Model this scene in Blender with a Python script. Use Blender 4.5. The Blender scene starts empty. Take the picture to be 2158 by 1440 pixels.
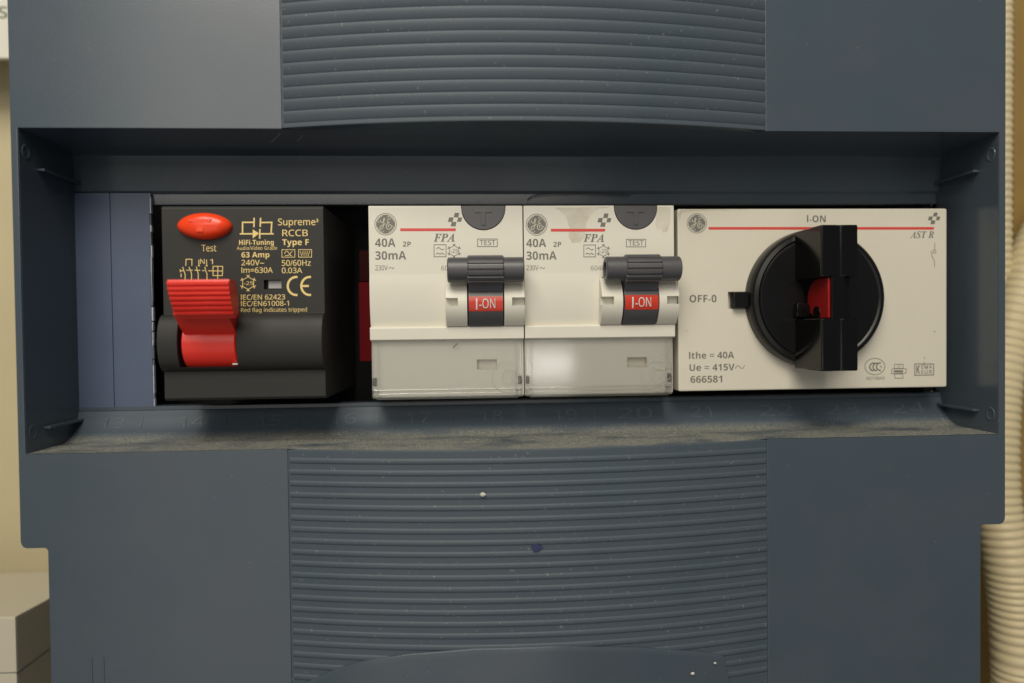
import bpy, bmesh, math, random, os
from mathutils import Vector, Matrix
random.seed(7)
S = 0.001                                   # everything below is measured in millimetres
sc = bpy.context.scene
COL = sc.collection

# ------------------------------------------------------------------ camera
F, D = 1400.0, 143.0                        # focal length in photo pixels (2158 wide), distance to the cover
YAW, PITCH, ROLL = 0.05384733, 0.01835169, -0.01148051
ROT = Matrix.Rotation(-YAW, 3, 'Z') @ Matrix.Rotation(math.pi/2, 3, 'X') @ Matrix.Rotation(-PITCH, 3, 'X') @ Matrix.Rotation(ROLL, 3, 'Z')
cam = bpy.data.cameras.new('camera')
camo = bpy.data.objects.new('camera', cam); COL.objects.link(camo)
camo.matrix_world = Matrix.Translation((0, -D*S, 0)) @ ROT.to_4x4()
cam.sensor_width = 36; cam.lens = 36*F/2158
cam.clip_start = 0.005; cam.clip_end = 50
cam.dof.use_dof = True; cam.dof.focus_distance = 0.149; cam.dof.aperture_fstop = 6.5
sc.camera = camo

def W(px, py, d=0.0):
    """world (X, Z) in mm of a photo pixel on the plane at depth d behind the cover face"""
    v = ROT @ Vector(((px-1079)/F, -(py-720)/F, -1))
    t = (D+d)/v.y
    return v.x*t, v.z*t
def X(px, d=0.0, py=640): return W(px, py, d)[0]
def Z(py, d=0.0, px=1000): return W(px, py, d)[1]

# ------------------------------------------------------------------ light
world = bpy.data.worlds.new('World'); sc.world = world; world.use_nodes = True
bg = world.node_tree.nodes['Background']
bg.inputs[0].default_value = (0.86, 0.93, 1.0, 1); bg.inputs[1].default_value = 0.13
sc.view_settings.view_transform = 'Standard'; sc.view_settings.look = 'None'
sc.view_settings.exposure = 0; sc.view_settings.gamma = 1
def area(name, loc, target, w, h, power, color):
    l = bpy.data.lights.new(name, 'AREA'); l.shape = 'RECTANGLE'; l.size = w; l.size_y = h
    l.energy = power; l.color = color
    o = bpy.data.objects.new(name, l); COL.objects.link(o); o.location = loc
    d = (Vector(target)-Vector(loc)).normalized(); x = d.cross(Vector((0, 0, 1))).normalized(); y = x.cross(d)
    o.rotation_euler = Matrix((x, y, -d)).transposed().to_euler()
    return o
area('ceiling_lamp', (-0.08, -0.35, 0.385), (0, 0, 0), 0.36, 0.22, 2.45, (1.0, 0.93, 0.80))
area('bright_wall_opening', (-0.268, -1.2, 0.52), (-0.268, 0, 0.52), 0.917, 0.62, 5.0, (1.0, 0.91, 0.80))
area('dim_wall_opening', (-0.268, -1.2, -0.42), (-0.268, 0, -0.42), 0.917, 0.80, 1.7, (1.0, 0.90, 0.78))
area('small_window', (0.158, -1.25, -0.077), (0.158, 0, -0.077), 0.095, 0.055, 0.075, (1.0, 0.98, 0.95))
try:
    sc.cycles.max_bounces = 8; sc.cycles.transparent_max_bounces = 16
except Exception: pass

# ------------------------------------------------------------------ materials
def mat(name, col, rough=0.5, spec=0.5, bump=0.0, bscale=4000, var=0.06, vscale=60, rvar=0.08, coat=0.0, speck=None, tint=None):
    m = bpy.data.materials.new(name); m.use_nodes = True
    nt = m.node_tree; n = nt.nodes; L = nt.links
    p = n['Principled BSDF']
    p.inputs['Roughness'].default_value = rough
    p.inputs['Specular IOR Level'].default_value = spec
    p.inputs['Coat Weight'].default_value = coat
    tc = n.new('ShaderNodeTexCoord')
    nz = n.new('ShaderNodeTexNoise'); nz.inputs['Scale'].default_value = vscale; nz.inputs['Detail'].default_value = 8
    nz.inputs['Roughness'].default_value = 0.65
    L.new(tc.outputs['Object'], nz.inputs['Vector'])
    mx = n.new('ShaderNodeMix'); mx.data_type = 'RGBA'
    a = [max(0, c*(1-var)) for c in col]; b = [min(1, c*(1+var)) for c in col]
    mx.inputs['A'].default_value = (*a, 1); mx.inputs['B'].default_value = (*b, 1)
    L.new(nz.outputs['Fac'], mx.inputs['Factor'])
    out = mx.outputs['Result']
    if tint:                                # pigment drifts slightly between two tones
        n3 = n.new('ShaderNodeTexNoise'); n3.inputs['Scale'].default_value = 55; n3.inputs['Detail'].default_value = 5
        L.new(tc.outputs['Object'], n3.inputs['Vector'])
        r3 = n.new('ShaderNodeMapRange'); r3.inputs['From Min'].default_value = 0.38; r3.inputs['From Max'].default_value = 0.62
        L.new(n3.outputs['Fac'], r3.inputs['Value'])
        m3 = n.new('ShaderNodeMix'); m3.data_type = 'RGBA'; L.new(r3.outputs['Result'], m3.inputs['Factor'])
        L.new(out, m3.inputs['A']); m3.inputs['B'].default_value = (*tint, 1); out = m3.outputs['Result']
    if speck:
        scol, sscale, sth, samt = speck
        n2 = n.new('ShaderNodeTexNoise'); n2.inputs['Scale'].default_value = sscale; n2.inputs['Detail'].default_value = 3
        L.new(tc.outputs['Object'], n2.inputs['Vector'])
        r = n.new('ShaderNodeMapRange'); r.inputs['From Min'].default_value = sth; r.inputs['From Max'].default_value = sth+0.06
        r.inputs['To Max'].default_value = samt
        L.new(n2.outputs['Fac'], r.inputs['Value'])
        m2 = n.new('ShaderNodeMix'); m2.data_type = 'RGBA'
        L.new(r.outputs['Result'], m2.inputs['Factor']); L.new(out, m2.inputs['A']); m2.inputs['B'].default_value = (*scol, 1)
        out = m2.outputs['Result']
    L.new(out, p.inputs['Base Color'])
    rr = n.new('ShaderNodeMapRange'); rr.inputs['To Min'].default_value = max(0, rough-rvar); rr.inputs['To Max'].default_value = min(1, rough+rvar)
    L.new(nz.outputs['Fac'], rr.inputs['Value']); L.new(rr.outputs['Result'], p.inputs['Roughness'])
    if bump:
        nb = n.new('ShaderNodeTexNoise'); nb.inputs['Scale'].default_value = bscale; nb.inputs['Detail'].default_value = 2
        L.new(tc.outputs['Object'], nb.inputs['Vector'])
        bp = n.new('ShaderNodeBump'); bp.inputs['Strength'].default_value = bump; bp.inputs['Distance'].default_value = 0.00004
        L.new(nb.outputs['Fac'], bp.inputs['Height']); L.new(bp.outputs['Normal'], p.inputs['Normal'])
    return m
M = {}
M['cover'] = mat('slate_plastic', (0.056, 0.078, 0.098), 0.22, 0.5, 0.36, 2600, 0.15, 30, 0.05, tint=(0.063, 0.080, 0.100), speck=((0.30, 0.29, 0.25), 1400, 0.70, 0.35))
M['rib'] = mat('ribbed_slate_plastic', (0.056, 0.078, 0.098), 0.52, 0.40, 0.4, 3200, 0.13, 30, 0.08, speck=((0.30, 0.29, 0.25), 1300, 0.68, 0.45), tint=(0.063, 0.080, 0.100))
M['blank'] = mat('blue_slate_plastic', (0.080, 0.106, 0.168), 0.36, 0.4, 0.4, 4200, 0.12, 90, 0.06)
M['white_edge'] = mat('torn_plastic_edge', (0.42, 0.45, 0.52), 0.5, 0.4, 0.4, 3000, 0.3, 400)
M['dark'] = mat('dark_interior', (0.006, 0.006, 0.007), 0.6, 0.2)
M['black_body'] = mat('matt_black_plastic', (0.021, 0.021, 0.019), 0.55, 0.38, 0.5, 5000, 0.10, 120)
M['gold'] = mat('gold_print', (0.74, 0.57, 0.22), 0.45, 0.5, 0, var=0.12, vscale=1500)
M['red'] = mat('red_plastic', (0.76, 0.032, 0.018), 0.33, 0.5, 0.25, 3000, 0.06, 150)
M['red_button'] = mat('orange_red_plastic', (0.88, 0.060, 0.012), 0.26, 0.5, 0.15, 3000, 0.05, 150)
M['cream'] = mat('cream_plastic', (0.685, 0.66, 0.57), 0.40, 0.5, 0.25, 5200, 0.035, 70)
M['cream2'] = mat('aged_cream_plastic', (0.63, 0.595, 0.495), 0.40, 0.5, 0.25, 5200, 0.05, 60)
M['terminal'] = mat('terminal_plastic', (0.70, 0.695, 0.62), 0.5, 0.4, 0.25, 4000, 0.05, 90)
M['grey'] = mat('grey_toggle_plastic', (0.075, 0.074, 0.080), 0.38, 0.5, 0.3, 4000, 0.12, 300)
M['gprint'] = mat('grey_print', (0.165, 0.158, 0.138), 0.5, 0.4, 0, var=0.10, vscale=2000)
M['gprint_thin'] = mat('faint_grey_print', (0.21, 0.20, 0.17), 0.5, 0.4, 0, var=0.15, vscale=2000)
M['faint'] = mat('moulded_line_tone', (0.46, 0.45, 0.37), 0.4, 0.4)
M['cprint'] = mat('cream_print', (0.55, 0.52, 0.42), 0.45, 0.4)
M['redline'] = mat('red_line_print', (0.62, 0.060, 0.045), 0.42, 0.5)
M['redlabel'] = mat('red_label_print', (0.55, 0.040, 0.018), 0.25, 0.5)
M['white'] = mat('white_print', (0.62, 0.62, 0.60), 0.4, 0.5)
M['knob'] = mat('glossy_black_plastic', (0.0035, 0.0035, 0.0035), 0.16, 0.35, 0.10, 2500, 0.1, 80, 0.04)
M['knob_disc'] = mat('satin_black_plastic', (0.005, 0.005, 0.0052), 0.26, 0.35, 0.2, 3500, 0.1, 80, 0.05)
M['darkred'] = mat('dark_red_plastic', (0.075, 0.001, 0.003), 0.8, 0.1)
M['shadowred'] = mat('shaded_red_plastic', (0.018, 0.001, 0.001), 0.8, 0.1)  # block's red darkened: the shade in the gap is put into this colour
M['rimred'] = mat('deep_red_plastic', (0.27, 0.006, 0.005), 0.35, 0.5)
M['wall'] = mat('yellow_painted_wall', (0.52, 0.455, 0.285), 0.7, 0.3, 0.4, 900, 0.10, 25)
M['conduit'] = mat('cream_conduit_plastic', (0.62, 0.525, 0.32), 0.45, 0.5, 0.2, 1500, 0.12, 40)
M['wood'] = mat('ochre_batten', (0.28, 0.18, 0.055), 0.6, 0.3, 0.3, 900, 0.25, 60)
M['jbox'] = mat('beige_box_plastic', (0.50, 0.46, 0.36), 0.5, 0.4, 0.2, 1500, 0.05, 40)
M['placard'] = mat('off_white_placard', (0.66, 0.64, 0.56), 0.5, 0.4)
M['green'] = mat('green_grey_print', (0.17, 0.20, 0.13), 0.5, 0.4)
M['grain'] = mat('dust_grain', (0.42, 0.39, 0.31), 0.9, 0.2, 0, var=0.4, vscale=3000)
M['fluff'] = mat('pale_fluff', (0.62, 0.60, 0.52), 0.9, 0.2)
M['blue'] = mat('blue_ink', (0.028, 0.036, 0.10), 0.5, 0.4, 0.3, 2000, 0.5, 900)
M['stain'] = mat('brown_stain', (0.50, 0.445, 0.30), 0.42, 0.4, 0, var=0.1, vscale=300)
M['scratch'] = mat('hairline_mark', (0.03, 0.032, 0.035), 0.6, 0.3)
M['metal'] = mat('dull_metal', (0.35, 0.35, 0.34), 0.35, 0.5)

def add_stain(m, fac_build):
    """edit a copy of a material: mixes a second colour in by a mask built with nodes"""
    m2 = m.copy(); nt = m2.node_tree; n = nt.nodes; L = nt.links
    p = n['Principled BSDF']; src = p.inputs['Base Color'].links[0].from_socket
    mask, col = fac_build(n, L)
    mx = n.new('ShaderNodeMix'); mx.data_type = 'RGBA'
    L.new(mask, mx.inputs['Factor']); L.new(src, mx.inputs['A']); mx.inputs['B'].default_value = (*col, 1)
    L.new(mx.outputs['Result'], p.inputs['Base Color'])
    return m2
def dust_mask(n, L):                        # dust lies on what faces up, blotchy at its edge, with wiped patches
    g = n.new('ShaderNodeNewGeometry'); sp = n.new('ShaderNodeSeparateXYZ'); L.new(g.outputs['Normal'], sp.inputs[0])
    tc = n.new('ShaderNodeTexCoord')
    mp = n.new('ShaderNodeMapping'); mp.inputs['Scale'].default_value = (0.6, 1.3, 1.3); L.new(tc.outputs['Object'], mp.inputs[0])
    nz = n.new('ShaderNodeTexNoise'); nz.inputs['Scale'].default_value = 110; nz.inputs['Detail'].default_value = 6
    L.new(mp.outputs[0], nz.inputs['Vector'])
    fine = n.new('ShaderNodeTexNoise'); fine.inputs['Scale'].default_value = 2600; fine.inputs['Detail'].default_value = 3
    L.new(tc.outputs['Object'], fine.inputs['Vector'])
    a = n.new('ShaderNodeMapRange'); a.inputs['From Min'].default_value = 0.72; a.inputs['From Max'].default_value = 0.98
    L.new(sp.outputs['Z'], a.inputs['Value'])
    b = n.new('ShaderNodeMapRange'); b.inputs['From Min'].default_value = 0.28; b.inputs['From Max'].default_value = 0.50
    L.new(nz.outputs['Fac'], b.inputs['Value'])
    c = n.new('ShaderNodeMapRange'); c.inputs['From Min'].default_value = 0.36; c.inputs['From Max'].default_value = 0.60
    c.inputs['To Min'].default_value = 0.25
    L.new(fine.outputs['Fac'], c.inputs['Value'])
    m1 = n.new('ShaderNodeMath'); m1.operation = 'MULTIPLY'; L.new(a.outputs[0], m1.inputs[0]); L.new(b.outputs[0], m1.inputs[1])
    m2 = n.new('ShaderNodeMath'); m2.operation = 'MULTIPLY'; L.new(m1.outputs[0], m2.inputs[0]); L.new(c.outputs[0], m2.inputs[1])
    return m2.outputs[0], (0.27, 0.265, 0.222)
M['ledge0'] = mat('rough_slate_plastic', (0.054, 0.076, 0.100), 0.48, 0.35, 0.3, 3000, 0.07, 45, 0.05)
M['number'] = mat('pale_number_plastic', (0.076, 0.101, 0.122), 0.45, 0.4, 0.3, 3000, 0.35, 900)  # set a little paler than the slate strip under the digits
M['ledge'] = add_stain(M['ledge0'], dust_mask); M['ledge'].name = 'dusty_slate_plastic'

def clear_mat():
    m = bpy.data.materials.new('clear_plastic'); m.use_nodes = True; nt = m.node_tree; n = nt.nodes; L = nt.links
    n.remove(n['Principled BSDF']); out = n['Material Output']
    t = n.new('ShaderNodeBsdfTransparent'); t.inputs[0].default_value = (0.986, 0.986, 0.980, 1)
    g = n.new('ShaderNodeBsdfGlossy'); g.inputs['Roughness'].default_value = 0.07; g.inputs[0].default_value = (1, 1, 1, 1)
    f = n.new('ShaderNodeFresnel'); f.inputs['IOR'].default_value = 1.5
    nz = n.new('ShaderNodeTexNoise'); nz.inputs['Scale'].default_value = 45; tc = n.new('ShaderNodeTexCoord'); L.new(tc.outputs['Object'], nz.inputs['Vector'])
    bp = n.new('ShaderNodeBump'); bp.inputs['Strength'].default_value = 0.012; bp.inputs['Distance'].default_value = 0.002; L.new(nz.outputs['Fac'], bp.inputs['Height'])
    L.new(bp.outputs['Normal'], g.inputs['Normal'])
    x = n.new('ShaderNodeMixShader'); L.new(f.outputs[0], x.inputs[0]); L.new(t.outputs[0], x.inputs[1]); L.new(g.outputs[0], x.inputs[2])
    L.new(x.outputs[0], out.inputs['Surface'])
    return m
M['clear'] = clear_mat()

# ------------------------------------------------------------------ mesh helpers (coordinates in mm, world)
class Thing:
    def __init__(self, name, label=None, cat=None, origin=(0, 0, 0), group=None, kind=None):
        self.o = Vector(origin)
        self.e = bpy.data.objects.new(name, None); COL.objects.link(self.e)
        self.e.empty_display_size = 0.005
        self.e.location = self.o*S
        if label: self.e['label'] = label
        if cat: self.e['category'] = cat
        if group: self.e['group'] = group
        if kind: self.e['kind'] = kind
def wn(o):                                  # keep broad flat faces flat next to their bevels
    w = o.modifiers.new('weighted', 'WEIGHTED_NORMAL'); w.keep_sharp = True; w.weight = 80
def link(name, bm, m, T=None, parent=None, smooth=28, label=None):
    bm.normal_update()
    me = bpy.data.meshes.new(name)
    org = T.o if T else Vector((0, 0, 0))
    for v in bm.verts: v.co = (v.co-org)*S
    bm.to_mesh(me); bm.free()
    if smooth is not None:
        for p in me.polygons: p.use_smooth = True
        me.set_sharp_from_angle(angle=math.radians(smooth))
    o = bpy.data.objects.new(name, me); COL.objects.link(o)
    me.materials.append(m)
    if smooth is not None: wn(o)
    if parent is not None: o.parent = parent
    elif T is not None: o.parent = T.e
    if label: o['label'] = label
    return o
def bevel(bm, w, seg=2, ang=25):
    if w <= 0: return bm
    bm.normal_update()
    es = [e for e in bm.edges if len(e.link_faces) == 2 and e.calc_face_angle(0) > math.radians(ang)]
    if es: bmesh.ops.bevel(bm, geom=es, offset=w, segments=seg, profile=0.6, affect='EDGES', clamp_overlap=True)
    return bm
def box(x0, x1, y0, y1, z0, z1, bw=0.3, bm=None):
    b = bmesh.new()
    vs = [b.verts.new((x, y, z)) for x in (x0, x1) for y in (y0, y1) for z in (z0, z1)]
    for f in ((0,1,3,2), (4,6,7,5), (0,4,5,1), (2,3,7,6), (0,2,6,4), (1,5,7,3)): b.faces.new([vs[i] for i in f])
    bmesh.ops.recalc_face_normals(b, faces=b.faces)
    bevel(b, bw)
    return merge(bm, b)
def merge(bm, b):
    if bm is None: return b
    me = bpy.data.meshes.new('tmp'); b.to_mesh(me); b.free(); bm.from_mesh(me); bpy.data.meshes.remove(me)
    return bm
def prism(pts, a0, a1, axis='x', bw=0.0, bm=None, seg=2):
    """closed outline extruded: axis x: pts are (y,z); axis y: pts are (x,z)"""
    b = bmesh.new()
    mk = (lambda p, a: (a, p[0], p[1])) if axis == 'x' else (lambda p, a: (p[0], a, p[1]))
    A = [b.verts.new(mk(p, a0)) for p in pts]; B = [b.verts.new(mk(p, a1)) for p in pts]
    b.faces.new(A); b.faces.new(B[::-1])
    k = len(pts)
    for i in range(k): b.faces.new([A[i], B[i], B[(i+1) % k], A[(i+1) % k]])
    bmesh.ops.recalc_face_normals(b, faces=b.faces)
    bevel(b, bw, seg)
    return merge(bm, b)
def lathe_y(cx, cz, prof, n=64, sx=1, sz=1, bm=None):
    """prof: list of (radius, y) from centre front outwards"""
    b = bmesh.new(); rings = []
    for r, y in prof:
        if r < 1e-6: rings.append([b.verts.new((cx, y, cz))])
        else: rings.append([b.verts.new((cx+sx*r*math.cos(2*math.pi*i/n), y, cz+sz*r*math.sin(2*math.pi*i/n))) for i in range(n)])
    for a, c in zip(rings, rings[1:]):
        for i in range(n):
            j = (i+1) % n
            if len(a) == 1: b.faces.new([a[0], c[i], c[j]])
            elif len(c) == 1: b.faces.new([a[i], a[j], c[0]])
            else: b.faces.new([a[i], c[i], c[j], a[j]])
    bmesh.ops.recalc_face_normals(b, faces=b.faces)
    return merge(bm, b)
def tube_x(x0, x1, yc, zc, r, ri=0.0, n=40, teeth=0, td=0.0, bm=None, arc=None):
    """bar along x; hollow when ri > 0; teeth: ridges round it"""
    b = bmesh.new(); m = n if not teeth else teeth*8
    def rad(i):
        if not teeth: return r
        ph = (i % 8)/8.0
        return r if ph < 0.55 else r-td
    P = [(yc+rad(i)*math.cos(2*math.pi*i/m), zc+rad(i)*math.sin(2*math.pi*i/m)) for i in range(m)]
    c = 0.25
    def ring(x, k, src): return [b.verts.new((x, yc+(p[0]-yc)*k, zc+(p[1]-zc)*k)) for p in src]
    seq = [ring(x0, (r-c)/r, P), ring(x0+c, 1, P), ring(x1-c, 1, P), ring(x1, (r-c)/r, P)]
    if ri > 0:
        Q = [(yc+ri*math.cos(2*math.pi*i/m), zc+ri*math.sin(2*math.pi*i/m)) for i in range(m)]
        seq += [ring(x1, 1, Q), ring(x0, 1, Q)]; seq.append(seq[0])
    for a, d in zip(seq, seq[1:]):
        for i in range(m): b.faces.new([a[i], d[i], d[(i+1) % m], a[(i+1) % m]])
    if ri <= 0: b.faces.new(seq[0]); b.faces.new(seq[-1][::-1])
    bmesh.ops.recalc_face_normals(b, faces=b.faces)
    return merge(bm, b)
def sweep(path, radii, n=24, bm=None, cap=True):
    b = bmesh.new(); rings = []
    for i, (p, r) in enumerate(zip(path, radii)):
        p = Vector(p); t = (Vector(path[min(i+1, len(path)-1)])-Vector(path[max(i-1, 0)])).normalized()
        u = t.cross(Vector((0, 1, 0)))
        if u.length < 1e-4: u = t.cross(Vector((1, 0, 0)))
        u.normalize(); w = t.cross(u)
        rings.append([b.verts.new(p+u*r*math.cos(2*math.pi*k/n)+w*r*math.sin(2*math.pi*k/n)) for k in range(n)])
    for a, c in zip(rings, rings[1:]):
        for k in range(n): b.faces.new([a[k], a[(k+1) % n], c[(k+1) % n], c[k]])
    if cap: b.faces.new(rings[0]); b.faces.new(rings[-1][::-1])
    bmesh.ops.recalc_face_normals(b, faces=b.faces)
    return merge(bm, b)
def cut(o, cutters):
    """boolean difference of mesh object o with (x0,x1,y0,y1,z0,z1) boxes or bmeshes, in mm world"""
    org = Vector((0, 0, 0)); o.modifiers.clear()
    if o.parent: org = o.parent.location/S if not o.parent.parent else (o.parent.location+o.parent.parent.location)/S
    for c in cutters:
        b = c if isinstance(c, bmesh.types.BMesh) else box(*c, bw=0)
        me = bpy.data.meshes.new('tmp')
        for v in b.verts: v.co = (v.co-org)*S
        b.to_mesh(me); b.free()
        k = bpy.data.objects.new('tmp', me); COL.objects.link(k); k.parent = o.parent
        md = o.modifiers.new('b', 'BOOLEAN'); md.object = k; md.operation = 'DIFFERENCE'; md.solver = 'EXACT'
        bpy.context.view_layer.update()
        dg = bpy.context.evaluated_depsgraph_get()
        new = bpy.data.meshes.new_from_object(o.evaluated_get(dg))
        o.modifiers.clear(); old = o.data; o.data = new; new.name = o.name; bpy.data.meshes.remove(old)
        bpy.data.objects.remove(k); bpy.data.meshes.remove(me)
    for p in o.data.polygons: p.use_smooth = True
    o.data.set_sharp_from_angle(angle=math.radians(28)); wn(o)
    return o

# ------------------------------------------------------------------ print: lettering and line marks
def sans(t, bold):                          # sans-serif letterforms of the built-in font stack
    r = ''
    for c in t:
        if c == 'I': c = 'l'                    # a plain upright bar
        if 'A' <= c <= 'Z': r += chr((0x1D5D4 if bold else 0x1D5A0)+ord(c)-65)
        elif 'a' <= c <= 'z': r += chr((0x1D5EE if bold else 0x1D5BA)+ord(c)-97)
        elif '0' <= c <= '9': r += chr((0x1D7EC if bold else 0x1D7E2)+ord(c)-48)
        else: r += c
    return r
def glyphs(text, bold=0.0, serif=False, spacing=1.0):
    """2D triangles of a text, each contour filled on its own (overlapping contours do not cancel)"""
    heavy = bold > 0.012 and not serif
    if heavy: bold = 0.0
    cu = bpy.data.curves.new('t', 'FONT'); cu.body = text if serif else sans(text, heavy); cu.resolution_u = 5; cu.space_character = spacing
    o = bpy.data.objects.new('t', cu); COL.objects.link(o)
    bpy.context.view_layer.update()
    dg = bpy.context.evaluated_depsgraph_get()
    cv = o.evaluated_get(dg).to_curve(dg, apply_modifiers=False)
    cs = []
    for s in cv.splines:
        pts = []
        if s.type == 'BEZIER':
            bp = list(s.bezier_points); k = len(bp)
            for i in range(k):
                a, c = bp[i], bp[(i+1) % k]
                p0, p1, p2, p3 = a.co, a.handle_right, c.handle_left, c.co
                st = 1 if (p1-p0).cross(p3-p0).length < 1e-6 and (p2-p0).cross(p3-p0).length < 1e-6 else 5
                for q in range(st):
                    t = q/st; v = p0*(1-t)**3+p1*3*t*(1-t)**2+p2*3*t*t*(1-t)+p3*t**3
                    pts.append((v.x, v.y))
        else: pts = [(p.co.x, p.co.y) for p in s.points]
        out = []
        for p in pts:
            if not out or math.hypot(p[0]-out[-1][0], p[1]-out[-1][1]) > 1e-5: out.append(p)
        if len(out) > 2 and math.hypot(out[0][0]-out[-1][0], out[0][1]-out[-1][1]) < 1e-5: out.pop()
        if len(out) > 2: cs.append(out)
    o.to_curve_clear(); bpy.data.objects.remove(o); bpy.data.curves.remove(cu)
    def ar(p): return sum(p[i][0]*p[(i+1) % len(p)][1]-p[(i+1) % len(p)][0]*p[i][1] for i in range(len(p)))/2
    def inside(q, p):
        r = False
        for i in range(len(p)):
            (xa, ya), (xb, yb) = p[i], p[i-1]
            if (ya > q[1]) != (yb > q[1]) and q[0] < (xb-xa)*(q[1]-ya)/(yb-ya)+xa: r = not r
        return r
    if not cs: return []
    odd = [sum(inside(p[0], q) for q in cs if q is not p) % 2 for p in cs]
    def grow(p, d):
        k = len(p); q = []; s2 = 1 if ar(p) > 0 else -1
        for i in range(k):
            a, b_, c = Vector(p[i-1]), Vector(p[i]), Vector(p[(i+1) % k])
            e1 = (b_-a).normalized(); e2 = (c-b_).normalized()
            n1 = Vector((e1.y, -e1.x)); n2 = Vector((e2.y, -e2.x)); m = (n1+n2)
            if m.length < 0.3: m = n1
            m.normalize(); w = d/max(0.5, m.dot(n1))
            q.append((b_.x+m.x*w*s2, b_.y+m.y*w*s2))
        return q
    outer = [p for p, a in zip(cs, odd) if not a]; holes = [p for p, a in zip(cs, odd) if a]
    res = []
    from mathutils.geometry import tessellate_polygon
    for p in outer:
        hs = [h for h in holes if inside(h[0], p)]
        if bold:
            P = grow(p, bold); H = [grow(h, -bold) for h in hs]
            H = [h for h, h0 in zip(H, hs) if ar(h)*ar(h0) > 0]
        else: P, H = p, hs
        loops = [[Vector((x, y, 0)) for x, y in P]]+[[Vector((x, y, 0)) for x, y in h] for h in H]
        tris = tessellate_polygon(loops); flat = [v for l in loops for v in l]
        res.append(([(v.x, v.y) for v in flat], tris))
    return res
CAP = {}
def cap_of(serif):
    if serif not in CAP:
        g = glyphs('H' if not serif else '𝑭', 0, serif); ys = [v[1] for vs, _ in g for v in vs]; CAP[serif] = max(ys)-max(0, min(ys))
    return CAP[serif]
def txt(T, m, s, x0, x1, yb, h, d, bold=0.0, serif=False, name='lettering', dfun=None, parent=None, tilt=None, bm=None, spacing=1.0):
    """print s from pixel x0 to x1 on baseline yb with capitals h pixels high, on depth d"""
    (xa, za), (xb, _) = W(x0, yb, d), W(x1, yb, d)
    g = glyphs(s, bold, serif, spacing)
    us = [v[0] for vs, _ in g for v in vs]; u0, u1 = min(us), max(us)
    k = (xb-xa)/(u1-u0); kz = abs(h*(xb-xa)/(x1-x0))/cap_of(serif)
    b = bm or bmesh.new()
    for i, (vs, tr) in enumerate(g):
        V = []
        for u, v in vs:
            x = xa+(u-u0)*k; z = za+v*kz
            if tilt: y, z = tilt(v*kz)
            else: y = dfun(z) if dfun else d
            V.append(b.verts.new((x, y-0.03-0.0015*(i % 5), z)))
        for t in tr:
            try: b.faces.new([V[q] for q in t])
            except ValueError: pass
    if bm is not None: return b
    for f in b.faces:
        f.normal_update()
        if f.normal.y > 0: f.normal_flip()
    return link(name, b, m, T, parent, smooth=None)
def ribbon(b, P, w, d, closed=False, lift=0.0, dfun=None):
    """flat stroke through pixel points P, w pixels wide"""
    P = [Vector(p) for p in P]; k = len(P)
    sc_ = (W(P[0].x+10, P[0].y, d)[0]-W(P[0].x, P[0].y, d)[0])/10
    Q = [Vector(W(p.x, p.y, d)) for p in P]; hw = w*sc_/2
    L, R = [], []
    for i in range(k):
        a = Q[i-1] if (i > 0 or closed) else None; c = Q[(i+1) % k] if (i < k-1 or closed) else None
        e1 = (Q[i]-a).normalized() if a is not None else None; e2 = (c-Q[i]).normalized() if c is not None else None
        e1 = e1 or e2; e2 = e2 or e1
        n1 = Vector((-e1.y, e1.x)); n2 = Vector((-e2.y, e2.x)); mm = n1+n2
        if mm.length < 0.2: mm = n1
        mm.normalize(); o = mm*hw/max(0.45, mm.dot(n1))
        for lst, q in ((L, Q[i]+o), (R, Q[i]-o)):
            y = (dfun(q.y) if dfun else d)-0.03-lift-0.008*i/k
            lst.append(b.verts.new((q.x, y, q.y)))
    for i in range(k if closed else k-1):
        j = (i+1) % k; b.faces.new([L[i], L[j], R[j], R[i]])
    return b
def poly(b, P, d, lift=0.0):
    V = []
    for p in P:
        x, z = W(p[0], p[1], d); V.append(b.verts.new((x, d-0.03-lift, z)))
    b.faces.new(V); return b
def circ(cx, cy, rx, ry=None, n=40, a0=0, a1=360):
    ry = ry or rx; full = (a1-a0) >= 360
    return [(cx+rx*math.cos(math.radians(a0+(a1-a0)*i/(n if full else n-1))), cy-ry*math.sin(math.radians(a0+(a1-a0)*i/(n if full else n-1)))) for i in range(n)]
def fin(b):
    for f in b.faces:
        f.normal_update()
        if f.normal.y > 0: f.normal_flip()
    return b
def strokes(T, m, lst, w, d, name='printed_symbol', lift=0.0, polys=()):
    """lst: polylines of pixel points; a leading 'c' marks a closed one"""
    b = bmesh.new()
    for i, P in enumerate(lst):
        c = P[0] == 'c'
        ribbon(b, P[1:] if c else P, w, d, c, lift+0.002*(i % 6))
    for P in polys: poly(b, P, d, lift)
    return link(name, fin(b), m, T, smooth=None)

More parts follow.
